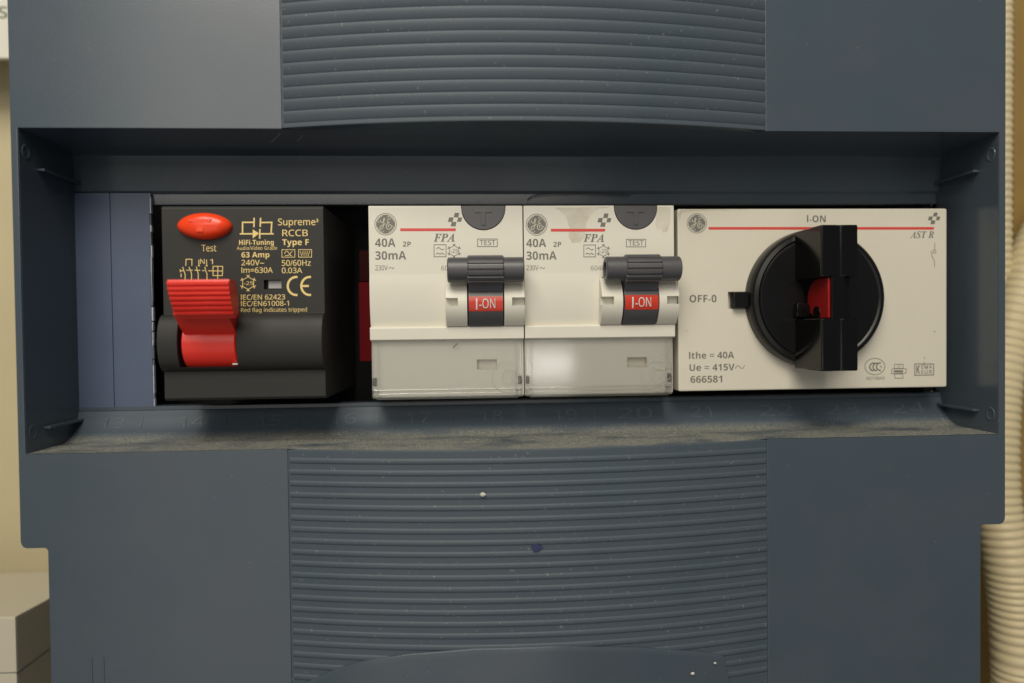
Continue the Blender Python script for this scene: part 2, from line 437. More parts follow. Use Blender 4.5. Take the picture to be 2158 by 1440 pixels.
def emblem(T, cx, cy, r, d):
    """round monogram: grey disc, pale ring, pale script letters"""
    b = bmesh.new(); ribbon(b, circ(cx, cy, r*0.975, n=56), r*0.055, d, True); poly(b, circ(cx, cy, r*0.86, n=56), d)
    o = link('emblem', fin(b), M['gprint'], T, smooth=None)
    k = r/23.3; q = lambda L: [(cx+(x-335)/10.28*k, cy+(y-337)/10.28*k) for x, y in L]
    def smooth(L):
        out = []
        for i in range(len(L)-1):
            p0 = L[max(i-1, 0)]; p1 = L[i]; p2 = L[i+1]; p3 = L[min(i+2, len(L)-1)]
            for s in range(4):
                t = s/4
                out.append(tuple(0.5*(2*p1[j]+(p2[j]-p0[j])*t+(2*p0[j]-5*p1[j]+4*p2[j]-p3[j])*t*t+(3*p1[j]-p0[j]-3*p2[j]+p3[j])*t**3) for j in (0, 1)))
        return out+[L[-1]]
    G = [(222, 240), (228, 280), (255, 302), (292, 275), (318, 228), (302, 212), (288, 245), (298, 310), (288, 375), (250, 445), (218, 440), (214, 405), (245, 372), (300, 345), (335, 322)]
    E1 = [(440, 232), (428, 212), (395, 236), (378, 275), (392, 305), (430, 298)]
    E2 = [(398, 312), (360, 345), (350, 398), (378, 443), (430, 440), (462, 395), (442, 350), (404, 352), (392, 385), (414, 402)]
    b = bmesh.new()
    for i, L in enumerate((G, E1, E2)): ribbon(b, smooth(q(L)), 1.55*k, d, lift=0.02+0.012*i)
    for a in (20, 110, 200, 290):
        ribbon(b, circ(cx, cy, r*0.80, n=10, a0=a, a1=a+48), 1.3*k, d, lift=0.02)
        t = math.radians(a+48); ribbon(b, [(cx+r*0.80*math.cos(t), cy-r*0.80*math.sin(t)), (cx+r*0.60*math.cos(t+0.16), cy-r*0.60*math.sin(t+0.16))], 1.2*k, d, lift=0.024)
    link('emblem_script', fin(b), M['cprint'], T, o, smooth=None)
def cross_mark(T, cx, cy, k, d):
    q = lambda L: [(cx+(x-1840)/10.28*k, cy+(y-235)/10.28*k) for x, y in L]
    b = bmesh.new()
    for L in ([(1835, 90), (1930, 90), (1910, 188), (1810, 188)], [(1710, 188), (1808, 188), (1785, 285), (1685, 285)],
              [(1907, 190), (1995, 190), (1970, 282), (1882, 282)], [(1768, 287), (1870, 287), (1850, 382), (1745, 382)]): poly(b, q(L), d)
    link('cross_emblem', fin(b), M['gprint'], T, smooth=None)
def snow_mark(T, m, cx, cy, r, d, w):
    L = [['c']+[(cx+r*0.78*math.sin(math.radians(60*i)), cy-r*0.78*math.cos(math.radians(60*i))) for i in range(6)]]
    for i in range(6):
        a = math.radians(60*i); dx, dy = math.sin(a), -math.cos(a); tx, ty = -dy, dx
        e = (cx+dx*r, cy+dy*r); c = (cx+dx*r*0.80, cy+dy*r*0.80)
        L.append([e, c])
        for s in (-1, 1): L.append([(c[0]-dx*r*.10-tx*s*r*.14, c[1]-dy*r*.10-ty*s*r*.14), (c[0]+dx*r*0.20+tx*s*r*0.20, c[1]+dy*r*0.20+ty*s*r*0.20)])
    strokes(T, m, L, w, d, 'snowflake_symbol')

# ================================================================== SETTING
b = bmesh.new()
vs = [b.verts.new(p) for p in ((-900, 78, -700), (900, 78, -700), (900, 78, 700), (-900, 78, 700))]; b.faces.new(vs)
bmesh.ops.recalc_face_normals(b, faces=b.faces)
o = link('wall', b, M['wall'], smooth=None); o['kind'] = 'structure'

# ================================================================== COVER
cov = Thing('switchboard_cover', 'slate grey moulded plastic enclosure cover with ribbed centre and long recessed opening', 'enclosure cover', (12, 0, -110))
xa, xb = X(602, 0.5), X(1613, 0.5)
OL, OR, OT, OB = -93.85, 117.15, 42.65, -24.8
EL = W(30, 600)[0]; ER = W(2119, 600)[0]
zl, zr = W(45, 1157)[1], W(2118, 1105)[1]
xl2, xr2 = W(104, 1300)[0], W(2067, 1300)[0]
def rnd(c, r, a0, a1, n=5): return [(c[0]+r*math.cos(math.radians(a0+(a1-a0)*i/n)), c[1]+r*math.sin(math.radians(a0+(a1-a0)*i/n))) for i in range(n+1)]
r = 1.3; HE = 0.06
left = [(xa, 130), (EL, 130), (EL, zl+r)]+rnd((EL+r, zl+r), r, 180, 270)+rnd((xl2-r*.6, zl-r*.6), r*.6, 90, 0)+[(xl2, -120), (xa, -120), (xa, OB-HE), (OL-HE, OB-HE), (OL-HE, OT+HE), (xa, OT+HE)]
right = [(xb, 130), (ER, 130), (ER, zr+r)]+rnd((ER-r, zr+r), r, 0, -90)+rnd((xr2+r*.6, zr-r*.6), r*.6, 90, 180)+[(xr2, -120), (xb, -120), (xb, OB-HE), (OR+HE, OB-HE), (OR+HE, OT+HE), (xb, OT+HE)]
for P in (left, right):
    b = prism(P, 0, 2.6, 'y', 0.28)
    link('side_plate', b, M['cover'], cov)
def yb(x, o=0.0):                            # front of the bulging centre
    t = (x-(xa+xb)/2)/((xb-xa)/2)
    return 0.2-5.9*(1-t*t)-o
NX = 48
xs = [xa+(xb-xa)*i/NX for i in range(NX+1)]
def sheet(rows, xs_=None, bm=None, closed=False):
    """rows: list of functions x -> (y,z); quads between neighbouring rows"""
    b = bmesh.new(); xs_ = xs_ or xs
    G = [[b.verts.new((x, *f(x))) for x in xs_] for f in rows]
    for a, c in zip(G, G[1:]):
        for i in range(len(xs_)-1): b.faces.new([a[i], a[i+1], c[i+1], c[i]])
    return merge(bm, b)
ZT, ZB = 42.95, -25.0
def facing(b, sign=-1):
    b.normal_update()
    if sum(f.normal.y*f.calc_area() for f in b.faces)*sign < 0: bmesh.ops.reverse_faces(b, faces=b.faces)
    return b
b = sheet([lambda x: (yb(x)+0.5, ZT), lambda x: (yb(x)+0.12, ZT+0.05), lambda x: (yb(x), ZT+0.35), lambda x: (yb(x), 130)])
link('upper_centre_panel', facing(b), M['rib'], cov)
b = sheet([lambda x: (yb(x)+0.5, ZB), lambda x: (yb(x)+0.12, ZB-0.05), lambda x: (yb(x), ZB-0.35), lambda x: (yb(x), -120)])
link('lower_centre_panel', facing(b), M['rib'], cov)
# ribs, one object each
PX0, PX1 = xa+0.45, xb-0.2
rx = [PX0+(PX1-PX0)*i/30 for i in range(31)]
def rib(z0, prof):
    b = sheet([(lambda x, p=p: (yb(x, p[1]), z0+p[0])) for p in prof], rx)
    b.verts.ensure_lookup_table(); k = len(rx); m = len(prof)
    for c in (0, k-1):
        try: b.faces.new([b.verts[r_*k+c] for r_ in range(m)])
        except ValueError: pass
    return link('rib', facing(b), M['rib'], cov, smooth=50)
PITCH_U = 2.50
upper = [(2.42, -0.02), (2.40, 0.38), (2.26, 0.52), (2.00, 0.57), (1.45, 0.54), (0.80, 0.37), (0.35, 0.20), (0.10, 0.08), (0.0, -0.02)]
zu = ZT+0.95
for i in range(13): rib(zu+i*PITCH_U, upper)
bead = [(0.66, -0.02), (0.59, 0.05), (0.46, 0.14), (0.24, 0.21), (0.0, 0.235), (-0.24, 0.22), (-0.42, 0.16), (-0.53, 0.08), (-0.56, -0.02)]
zl0 = ZB-2.35
for i in range(21): rib(zl0-i*2.44, bead)
# smooth flap overlapping the lower ribs
fx = [(700, 1432), (760, 1410), (860, 1388), (1000, 1371), (1180, 1364), (1340, 1371), (1480, 1388), (1535, 1399), (1549, 1412), (1556, 1440), (1557, 1470)]
fp_ = [W(px, py, -6.5) for px, py in fx]
fp_ = [(fp_[0][0]-8, fp_[0][1]-4)]+fp_
def ftop(x):
    for (x0, z0), (x1, z1) in zip(fp_, fp_[1:]):
        if x0 <= x <= x1: return z0+(z1-z0)*(x-x0)/(x1-x0)
    return fp_[-1][1] if x > fp_[-1][0] else fp_[0][1]
x_0, x_1 = fp_[0][0], fp_[-1][0]
fxs = [x_0+(x_1-x_0)*(i/60) for i in range(61)]
b = sheet([lambda x: (yb(x, -0.1), ftop(x)+0.02), lambda x: (yb(x, 0.40), ftop(x)), lambda x: (yb(x, 0.58), ftop(x)-0.35), lambda x: (yb(x, 0.68), ftop(x)-1.1), lambda x: (yb(x, 0.68), min(ftop(x)-1, -95))], fxs)
link('lower_flap', facing(b), M['cover'], cov)
# two moulded lines on the lower left plate
for px in (192, 217):
    x, z = W(px, 1385); link('moulded_line', box(x-0.22, x+0.22, -0.16, 0.3, -110, z, 0.08), M['cover'], cov)

# recess: side walls, ceiling, floor, back plate
BK = 20.3
prof_c = [(0.0, 0.0), (0.25, 0.0), (12.5, 0.0), (14.2, 0.45), (15.6, 1.3), (16.8, 2.5), (17.8, 3.9), (18.4, 5.3), (18.7, 6.3)]
allx = [OL]+[x for x in [OL+(xa-OL)*i/8 for i in range(1, 8)]]+[xa-0.01]+xs[1:-1]+[xb+0.01]+[xb+(OR-xb)*i/8 for i in range(1, 8)]+[OR]
def fr(x): return yb(x)+0.5 if xa < x < xb else 0.0
def zoff(x, top): 
    c = xa < x < xb
    return (ZT if c else OT) if top else (ZB if c else OB)
rows_f = [(lambda x, p=p, i=i: ((fr(x) if i == 0 else p[0]), (zoff(x, False) if i < 1 else OB)+p[1])) for i, p in enumerate(prof_c)]
ZF = OB+6.3
rows_f += [lambda x: (18.95, ZF+0.25)]
def up(b, s):
    b.normal_update()
    if sum(f.normal.z*f.calc_area() for f in b.faces)*s < 0: bmesh.ops.reverse_faces(b, faces=b.faces)
    return b
b = sheet(rows_f, allx); link('recess_floor', up(b, 1), M['ledge'], cov, smooth=60)
rows_c = [(lambda x, p=p, i=i: ((fr(x) if i == 0 else max(p[0], fr(x)+0.1*i) if i < 2 else p[0]), (zoff(x, True) if i < 1 else OT)-p[1]*0.14)) for i, p in enumerate(prof_c)]
rows_c += [lambda x: (BK-0.9, Z(404, BK)+0.2), lambda x: (BK-0.7, Z(405, BK)), lambda x: (BK, Z(407, BK)-0.3)]
b = sheet(rows_c, allx); link('recess_ceiling', up(b, -1), M['cover'], cov, smooth=60)
zc_bot = Z(407, BK)-0.3
HX0, HX1, HZ1, HZ0 = X(250, BK), X(2003, BK), Z(431, BK, 1200), Z(842, BK, 1000)
def quad(pts, m, name, T, sign=-1):
    b = bmesh.new(); b.faces.new([b.verts.new(p) for p in pts]); return link(name, facing(b, sign), m, T, smooth=None)
link('recess_back', box(OL, OR, BK, BK+2, HZ1, zc_bot+0.15, 0.2), M['cover'], cov)
link('recess_back', box(OL, OR, 18.8, BK+2, ZF+0.28, Z(845, 18.8, 1000), 0.1), M['cover'], cov)
link('recess_back', box(OL, HX0, BK, BK+2, HZ0+0.01, HZ1-0.01, 0.0), M['cover'], cov)
link('recess_back', box(HX1, OR, BK, BK+2, HZ0+0.01, HZ1-0.01, 0.0), M['cover'], cov)
for x, s in ((OL, -1), (OR, 1)):
    pr = [(0.0, OT+0.3), (0.0, OB-0.3)]+[(p[0], OB+p[1]-0.2) for p in prof_c[1:]]+[(BK+1, ZF+0.3), (BK+1, zc_bot)]+[(p[0], OT-p[1]*.75+0.2) for p in prof_c[:0:-1]]
    pr[0] = (0.4, OT+0.3); pr[1] = (0.4, OB-0.3)
    pr = [(0.3, OT+0.6), (0.3, OB-0.6), (BK+1.5, OB-0.6), (BK+1.5, OT+0.6)]
    w = link('recess_side_wall', prism(pr, x, x+s*1.0, 'x', 0.0), M['cover'], cov)
    # shallow screw dimples near the corners
    for zz in ((38.4, -20.6)):
        bb = bmesh.new()
        n = 20; ring = lambda rr, dx: [bb.verts.new((x-s*dx, 2.4+rr*math.cos(2*math.pi*i/n), zz+rr*1.2*math.sin(2*math.pi*i/n))) for i in range(n)]
        R_ = [ring(1.35, 0.0), ring(1.25, 0.12), ring(0.95, 0.12), ring(0.85, 0.02)]
        for a, c in zip(R_, R_[1:]):
            for i in range(n): bb.faces.new([a[i], a[(i+1) % n], c[(i+1) % n], c[i]])
        bmesh.ops.recalc_face_normals(bb, faces=bb.faces)
        link('screw_dimple', bb, M['cover'], cov, smooth=40)
    # thin guide fins
    for zz in (36.1-0.6, -21.0+0.9):
        y0 = 5.8
        pts = [(y0, zz+0.28), (BK-1, zz+0.28), (BK-1, zz-0.28), (y0, zz-0.28)]
        link('guide_fin', prism([(p[0], p[1]-(3.0 if zz > 0 else -1.5)*0) for p in pts], x-s*0.02, x-s*1.5, 'x', 0.12), M['cover'], cov)
# module numbers moulded on the sloping strip
def slope(vmm, base=0.0):
    # path along the slope, from v=0 (low) upwards
    P = [(15.6, OB+1.3), (16.8, OB+2.5), (17.8, OB+3.9), (18.4, OB+5.3), (18.7, OB+6.3)]
    s = vmm+base
    for (y0, z0), (y1, z1) in zip(P, P[1:]):
        l = math.hypot(y1-y0, z1-z0)
        if s <= l or (y1, z1) == P[-1]:
            t = s/l; return y0+(y1-y0)*t, z0+(z1-z0)*t
        s -= l
nums = [(213, 262, '13'), (378, 432, '14'), (545, 592, '15'), (700, 750, '16'), (858, 908, '17'), (1012, 1060, '18'), (1168, 1216, '19'), (1302, 1375, '20'), (1455, 1500, '21'), (1600, 1672, '22'), (1742, 1810, '23'), (1880, 1950, '24')]
for a, c, s in nums:
    txt(cov, M['number'], s, a, c, 905, 24, 17.5, 0.0, name='moulded_number', tilt=lambda v: (slope(v, 2.0)[0]-0.05, slope(v, 2.0)[1]))
for px in (300, 318+160, 640, 797, 950, 1105, 1252, 1400, 1550, 1700, 1840):
    x = X(px, 18, 890); b = bmesh.new()
    for k in range(4):
        pass
    A = [slope(v, 2.0) for v in (0, .8, 1.6, 2.6)]
    pts = [(p[0]-0.16, p[1]+0.04) for p in A]+[(p[0]+0.1, p[1]) for p in A[::-1]]
    link('moulded_tick', prism(pts, x-0.10, x+0.10, 'x', 0.0), M['number'], cov)

# enclosure body behind the cover
body = Thing('enclosure_box', 'dark enclosure body behind the slate cover, holding the switch rail', 'enclosure', (12, 70, -110))
link('back_panel', box(EL+6, ER-6, 60, 62, -118, 128, 0.5), M['dark'], body)
for x0, x1 in ((EL+1, EL+3), (ER-3, ER-1)): link('side_panel', box(x0, x1, 23, 62, -118, 128, 0.0), M['dark'], body)
link('mounting_rail', box(OL+6, OR-6, 44, 46, -8, 22, 0.3), M['metal'], body)
link('inner_shroud', box(OL+4, OR-4, 40, 41, -24, 40, 0.0), M['dark'], body)

# ================================================================== BLANKING PLATES
bl = Thing('blanking_plate', 'blue grey blanking plate of two strips filling the left end of the opening', 'blanking plate', (-85, 19.6, -18))
zt, zb_ = W(240, 407, 19)[1], W(240, 861, 19)[1]
x0, x1, x2 = W(158, 640, 19)[0], W(236, 640, 19)[0], W(318.5, 640, 19)[0]
link('strip', box(x0, x1-0.06, 19.0, 20.2, zb_, zt, 0.14), M['blank'], bl)
link('strip', box(x1+0.06, x2, 19.0, 20.2, zb_, zt, 0.14), M['blank'], bl)
b = bmesh.new(); zz = zb_
while zz < zt-0.6:
    h = random.uniform(1.0, 4.5); w = random.choice([0.10, 0.22, 0.34, 0.15])
    box(x2, x2+w, 19.15+random.uniform(0, .2), 20.1, zz, min(zz+h, zt), 0.03, b); zz += h+random.choice([0, 0.02, 0.3])
link('snapped_edge', b, M['white_edge'], bl)

# ================================================================== BLACK RCCB
df = 3.0
rc = Thing('residual_current_breaker', 'black breaker with red lever, red oval test button and gold lettering', 'breaker', (-50, 40, -14))
rx0, rx1 = W(341, 500, df)[0], W(682, 500, df)[0]
zt, z1, z2, zb_ = W(500, 434, df)[1], W(500, 662, df)[1], W(500, 781, 3)[1], W(500, 843, 2.7)[1]
def arcp(pts): return pts
mid = (z1+z2)/2; hh = (z1-z2)/2
bul = [(df-3.4*math.sin(math.radians(a))**0.8, mid+hh*math.cos(math.radians(a))) for a in (12, 25, 40, 55, 70, 85, 100, 115, 130, 145, 158, 170)]
prof = [(38, zt), (df+0.4, zt), (df, zt-0.5), (df, z1+0.02)]+bul+[(2.7, z2-0.05), (2.7, zb_+0.5), (3.2, zb_), (38, zb_)]
o = link('housing', prism(prof, rx0, rx1, 'x', 0.18), M['black_body'], rc, smooth=28)
lx0, lx1 = W(374, 720, 0)[0], W(499, 720, 0)[0]
cut(o, [(lx0, lx1, -6, 14, z2+0.9, z1-0.1), (W(556, 600, df)[0], W(593, 600, df)[0], -2, df+1.6, W(575, 610, df)[1], W(575, 590, df)[1])])
wx0, wx1 = W(563, 600, df)[0], W(592, 600, df)[0]
link('indicator_flag', box(wx0, wx1, df+0.9, df+1.9, W(575, 608, df)[1], W(575, 590.5, df)[1], 0.1), M['metal'], rc)
link('white_catch', box(W(490, 767, 1)[0], W(501, 767, 1)[0], 0.9, 1.6, W(495, 769, 1)[1], W(495, 766, 1)[1], 0.05), M['white'], rc)
# lever: drum, neck and ridged grip
lev = Thing('x', origin=(0, 0, 0)); bpy.data.objects.remove(lev.e)
dx0, dx1 = W(380, 730, 0)[0], W(495, 730, 0)[0]
drum = tube_x(dx0, dx1, 6.2, mid-0.3, 6.0, 0, 56)
o_lev = link('lever', drum, M['red'], rc, smooth=40)
zn0, zn1 = W(440, 700, -2)[1], W(440, 664, -4)[1]
link('lever_neck', prism([(3, zn0-2.2), (0.2, zn0-0.3), (-1.3, zn0+0.8), (-4.4, zn1), (-4.0, zn1+2.2), (1.5, zn1+2.2), (4, zn0+1.0)], W(376, 690, -2)[0], W(490, 690, -2)[0], 'x', 0.25), M['red'], rc, o_lev)
gt, gb = W(420, 590, -8)[1], W(420, 668, -7)[1]
G = []
nt_ = 7
top_y, bot_y = -9.4, -6.6
for i in range(nt_):
    for ph, dy in ((0.0, 0.40), (0.12, 0.05), (0.35, 0.0), (0.62, 0.0), (0.85, 0.08), (0.97, 0.40)):
        t = (i+ph)/nt_; z = gt-0.4+(gb-gt+0.5)*t
        y = top_y+(bot_y-top_y)*t+dy*1.1-0.5*math.sin(math.pi*t); G.append((y, z))
outline = [(-5.6, gt), (-8.8, gt)]+G+[(-5.8, gb-0.3), (-4.2, gb+0.4), (-4.0, gb+3.0), (-4.6, gt-1.5)]
bg_ = prism(outline, 0, 1, 'x', 0)
L0t, L0b, L1t, L1b = W(352, 600, -9)[0], W(365, 668, -7.5)[0], W(483, 600, -9)[0], W(490, 668, -7.5)[0]
for v in bg_.verts:
    t = (gt-v.co.z)/(gt-gb); t = min(1, max(0, t))
    v.co.x = (L0t+(L0b-L0t)*t) if v.co.x < 0.5 else (L1t+(L1b-L1t)*t)
bevel(bg_, 0.10, 1, 40)
link('lever_grip', bg_, M['red'], rc, o_lev, smooth=38)
# oval test button
cx, cz = W(431.5, 477, 2.6); hw = (W(489, 477, 2.6)[0]-W(374, 477, 2.6)[0])/2; hz = (W(432, 449, 2.6)[1]-W(432, 505, 2.6)[1])/2
b = bmesh.new(); n = 72; rings = []
for k, (rr, y) in enumerate([(0, 0.35), (0.3, 0.42), (0.55, 0.62), (0.75, 0.95), (0.88, 1.4), (0.96, 1.95), (1.0, 2.6), (1.0, 3.3)]):
    if rr == 0: rings.append([b.verts.new((cx, y-0.0, cz))]); continue
    R_ = []
    for i in range(n):
        a = 2*math.pi*i/n; c, s = math.cos(a), math.sin(a)
        R_.append(b.verts.new((cx+hw*rr*math.copysign(abs(c)**1.0, c), y, cz+hz*rr*math.copysign(abs(s)**1.10, s))))
    rings.append(R_)
for a, c in zip(rings, rings[1:]):
    for i in range(n):
        j = (i+1) % n
        b.faces.new([a[0], c[i], c[j]] if len(a) == 1 else [a[i], c[i], c[j], a[j]])
bmesh.ops.recalc_face_normals(b, faces=b.faces)
btn = link('test_button', b, M['red_button'], rc, smooth=60)
yT = 0.28
b = prism([(cx-2.6, cz+1.25), (cx+2.3, cz+1.25), (cx+2.1, cz+0.55), (cx+0.65, cz+0.45), (cx+0.5, cz-1.5), (cx-0.9, cz-1.5), (cx-0.95, cz+0.45), (cx-2.5, cz+0.55)], yT+0.1, 1.4, 'y', 0.12)
link('raised_letter', b, M['red_button'], rc, btn)
g = M['gold']
T = rc
txt(T, g, 'Test', 425, 456, 530, 14, df)
txt(T, g, 'HiFi-Tuning', 504, 577, 516.5, 10.5, df, 0.022)
txt(T, g, 'Audio/Video Grade', 499, 584, 527, 7.5, df, 0.0)
txt(T, g, 'Supreme³', 586, 671, 475, 14, df, 0.006)
txt(T, g, 'RCCB', 595, 649, 498, 13.5, df, 0.006)
txt(T, g, 'Type F', 595, 651, 517, 12.5, df, 0.024)
txt(T, g, '63 Amp', 509, 568, 543, 11.5, df, 0.026)
txt(T, g, '240V~', 509, 557, 559.5, 11.5, df, 0.006)
txt(T, g, 'Im=630A', 509, 575, 575.5, 11.5, df, 0.006)
txt(T, g, '50/60Hz', 594, 655, 560.5, 12, df, 0.006)
txt(T, g, '0.03A', 594, 637, 576, 11.5, df, 0.006)
txt(T, g, 'IEC/EN 62423', 508, 601, 632, 10.5, df, 0.006)
txt(T, g, 'IEC/EN61008-1', 508, 609, 645.5, 10.5, df, 0.006)
txt(T, g, 'Red flag indicates tripped', 508, 647, 658, 8.5, df, 0.0)
txt(T, g, '-25', 514, 534, 601, 7.5, df)
q = lambda L: [(500+x/11.36, 450+y/11.36) for x, y in L]
strokes(T, g, [q([(60, 490), (130, 490), (370, 490)]), q([(128, 475), (128, 215), (385, 215)]), q([(405, 105), (400, 330)]), q([(560, 105), (550, 325)]),
    q([(575, 220), (828, 215), (812, 470)]), q([(555, 490), (875, 490)]), q([(543, 375), (537, 605)])], 3.0, df, 'circuit_symbol', polys=[q([(372, 385), (522, 478), (372, 600)])])
strokes(T, g, [['c']+q([(1070, 868), (1380, 868), (1380, 1048), (1070, 1048)]), ['c']+q([(1470, 868), (1780, 868), (1780, 1048), (1470, 1048)]),
    q([(1130, 970), (1160, 905), (1200, 905), (1240, 960), (1280, 1010), (1310, 1010)]), q([(1140, 1010), (1170, 1010), (1240, 1000), (1320, 900)]),
    q([(1510, 900), (1545, 1020), (1575, 900), (1600, 1020), (1625, 900), (1650, 1020), (1675, 900), (1700, 1020), (1735, 900)])], 1.3, df, 'waveform_symbol')
q = lambda L: [(370+x/9.0, 440+y/9.0) for x, y in L]
strokes(T, g, [q([(195, 1085), (200, 960), (312, 960), (310, 1085)]), q([(440, 970), (445, 1080), (425, 1085)]), q([(440, 1084), (465, 1086)]), q([(590, 970), (590, 1086)]), q([(570, 1086), (612, 1086)]),
    q([(135, 1105), (160, 1180), (185, 1250), (180, 1365)]), q([(255, 1105), (280, 1170), (305, 1230), (302, 1365)]), q([(395, 1100), (415, 1180), (432, 1240), (430, 1365)]), q([(553, 1105), (575, 1180), (598, 1240), (595, 1365)]),
    q([(85, 1178), (150, 1178)]), q([(205, 1168), (260, 1168)]), q([(290, 1168), (325, 1168)]), q([(360, 1168), (470, 1172)]), q([(505, 1175), (550, 1178)]), q([(620, 1178), (710, 1180)]),
    q([(105, 1230), (108, 1300)]), q([(85, 1150), (100, 1178), (85, 1205)]), ['c']+q([(712, 1095), (895, 1095), (890, 1270), (712, 1270)]), q([(715, 1182), (890, 1182)]), q([(803, 1098), (800, 1330)])], 1.7, df, 'wiring_symbol')
txt(T, g, 'N', 422, 431.5, 556.5, 10.5, df); txt(T, g, '1', 443, 449, 557, 11, df)
snow_mark(T, g, 523, 597, 17, df, 1.4)
strokes(T, g, [circ(624.5, 603, 18, 19, 22, 82, 278), circ(653, 603, 18, 19, 22, 82, 278), [(636, 603), (651, 603)]], 4.6, df, 'conformity_mark')

# ================================================================== TWO-POLE CREAM BREAKERS
DF = 9.0
def make_fpa():
    T = Thing('two_pole_breaker', 'cream two-pole breaker beside the dark gap, dark scrap on its clear cover', 'breaker', (-6, 40, -15), group='cream two-pole breakers')
    x0, x1 = -23.95, 10.93
    px = lambda p, d=DF: X(p, d, 600)
    zt = Z(433, DF, 940); za = Z(578, DF, 940); zc = Z(689, DF, 900); zd = Z(717, DF, 940); ze = Z(838, 11, 940)
    prof = [(36, zt), (DF+0.5, zt), (DF+0.12, zt-0.12), (DF, zt-0.5), (DF, za+0.3), (DF-0.03, za-0.3), (DF-0.14, za-1.5), (DF-0.2, za-4), (DF+0.0, za-7.5), (DF+0.5, zc+1.4), (DF+1.0, zc+0.1),
            (DF-0.35, zc), (DF-0.5, zc-0.25), (DF-0.4, zd+0.25), (DF-0.1, zd), (DF+1.75, zd), (DF+1.75, ze+0.4), (DF+2.6, ze), (36, ze)]
    o = link('housing', prism(prof, x0, x1, 'x', 0.14), M['cream'], T, smooth=25)
    o.data.materials.append(M['terminal'])
    for p in o.data.polygons:
        if p.center.z*1000+T.o.z < zd-0.3: p.material_index = 1
    hx0, hx1, hx2, hx3 = px(940), px(984.5), px(1061), px(1104, DF-1)
    bc = Z(540, DF, 1024)
    # test button: dark half disc in a notch at the top edge
    tcx, tcz, tr = px(1020.5), zt-0.2, (px(1065)-px(974))/2
    ndisc = [(tcx+tr*1.03*math.cos(math.radians(a)), tcz-0.3+tr*1.06*math.sin(math.radians(a))) for a in range(180, 361, 9)]+[(tcx+tr*1.03, zt+2), (tcx-tr*1.03, zt+2)]
    sx0, sx1 = px(1003, 12.2), px(1045, 12.2)
    cut(o, [prism(ndisc, DF-3, DF+4, 'y', 0), (hx0+0.6, hx3-1.0, DF-6, DF+9, zc-0.02, Z(586, DF, 1000)), (sx0, sx1, 8, DF+3.4, Z(778, 12.2, 1024), Z(757, 12.2, 1024))])
    disc = [(tcx+tr*math.cos(math.radians(a)), tcz-0.3+tr*1.03*math.sin(math.radians(a))) for a in range(180, 361, 6)]+[(tcx+tr, zt-0.15), (tcx-tr, zt-0.15)]
    tb = link('test_button', prism(disc, DF-0.15, DF+3, 'y', 0.15), M['grey'], T)
    tz = Z(442, DF, 1020)
    q = [(tcx-1.95, tz), (tcx+1.95, tz), (tcx+1.95, tz-0.75), (tcx+0.48, tz-0.75), (tcx+0.48, tz-3.6), (tcx-0.48, tz-3.6), (tcx-0.48, tz-0.75), (tcx-1.95, tz-0.75)]
    link('raised_letter', prism(q, DF-0.33, DF, 'y', 0.1), M['grey'], T, tb)
    # raised curved cheeks either side of the toggle
    zh0, zh1 = zc+0.02, Z(588, DF, 1000)
    def bulge(z, a=3.7, lo=zh0-0.4, hi=zh1+0.1):
        t = (z-lo)/(hi-lo); t = max(0, min(1, t)); return DF-0.05-a*max(0, math.sin(math.pi*t))**0.7
    zs = [zh1-(zh1-zh0)*i/16 for i in range(17)]
    def cheek(a, c): return prism([(DF+6, zh1)]+[(bulge(z), z) for z in zs]+[(DF+6, zh0)], a, c, 'x', 0.12)
    c1 = link('cheek', cheek(hx0, hx1), M['cream'], T, smooth=25); c2 = link('cheek', cheek(hx2, hx3), M['cream'], T, smooth=25)
    wz0, wz1 = Z(645, DF-3, 1000), Z(628, DF-3, 1000)
    cut(c1, [(hx0-1, X(965, DF-3), 2, DF-1.6, wz0, wz1)]); cut(c2, [(X(1079, DF-3), hx3+1, 2, DF-1.6, wz0, wz1)])
    # toggle: rotor, printed band, bar with ridged grip
    rot = prism([(DF+5, zh1+1.5)]+[(bulge(z, 3.95)+0.0, z) for z in [zh1+1.0]+zs+[zh0-0.1]]+[(DF+5, zh0-0.1)], px(987), px(1059), 'x', 0.15)
    tg = link('toggle', rot, M['grey'], T, smooth=25)
    bz0, bz1 = Z(656, DF-3.5, 1024), Z(625, DF-3.5, 1024)
    b = bmesh.new(); k = 10; xa_, xb_ = px(987)+0.12, px(1059)-0.12
    A = [[b.verts.new((x, bulge(bz0+(bz1-bz0)*i/k, 3.95)-0.04, bz0+(bz1-bz0)*i/k)) for x in (xa_, xb_)] for i in range(k+1)]
    for a, c in zip(A, A[1:]): b.faces.new([a[0], a[1], c[1], c[0]])
    link('red_band', facing(b), M['redlabel'], T, tg)
    txt(T, M['white'], '-ON', 1010, 1044, 650, 20, DF-3.9, 0.0, dfun=lambda z: bulge(z, 3.95)-0.17, parent=tg)
    bb = bmesh.new(); ribbon(bb, [(1004.5, 629+k_*24/12) for k_ in range(13)], 3.0, DF-3.9, dfun=lambda z: bulge(z, 3.95)-0.06)
    link('lettering', fin(bb), M['white'], T, tg, smooth=None)
    by = DF-4.3; bz = Z(569, by, 1024); br = (Z(544, by, 1024)-Z(597, by, 1024))/2
    xL, xR = X(944, by), X(1104.5, by)
    link('toggle_bar', tube_x(xL, xR, by, bz, br, br*0.62, 48), M['grey'], T, tg, smooth=40)
    link('ridged_grip', tube_x(X(986, by), X(1062, by), by, bz, br*1.16, 0, teeth=15, td=0.30), M['grey'], T, tg, smooth=30)
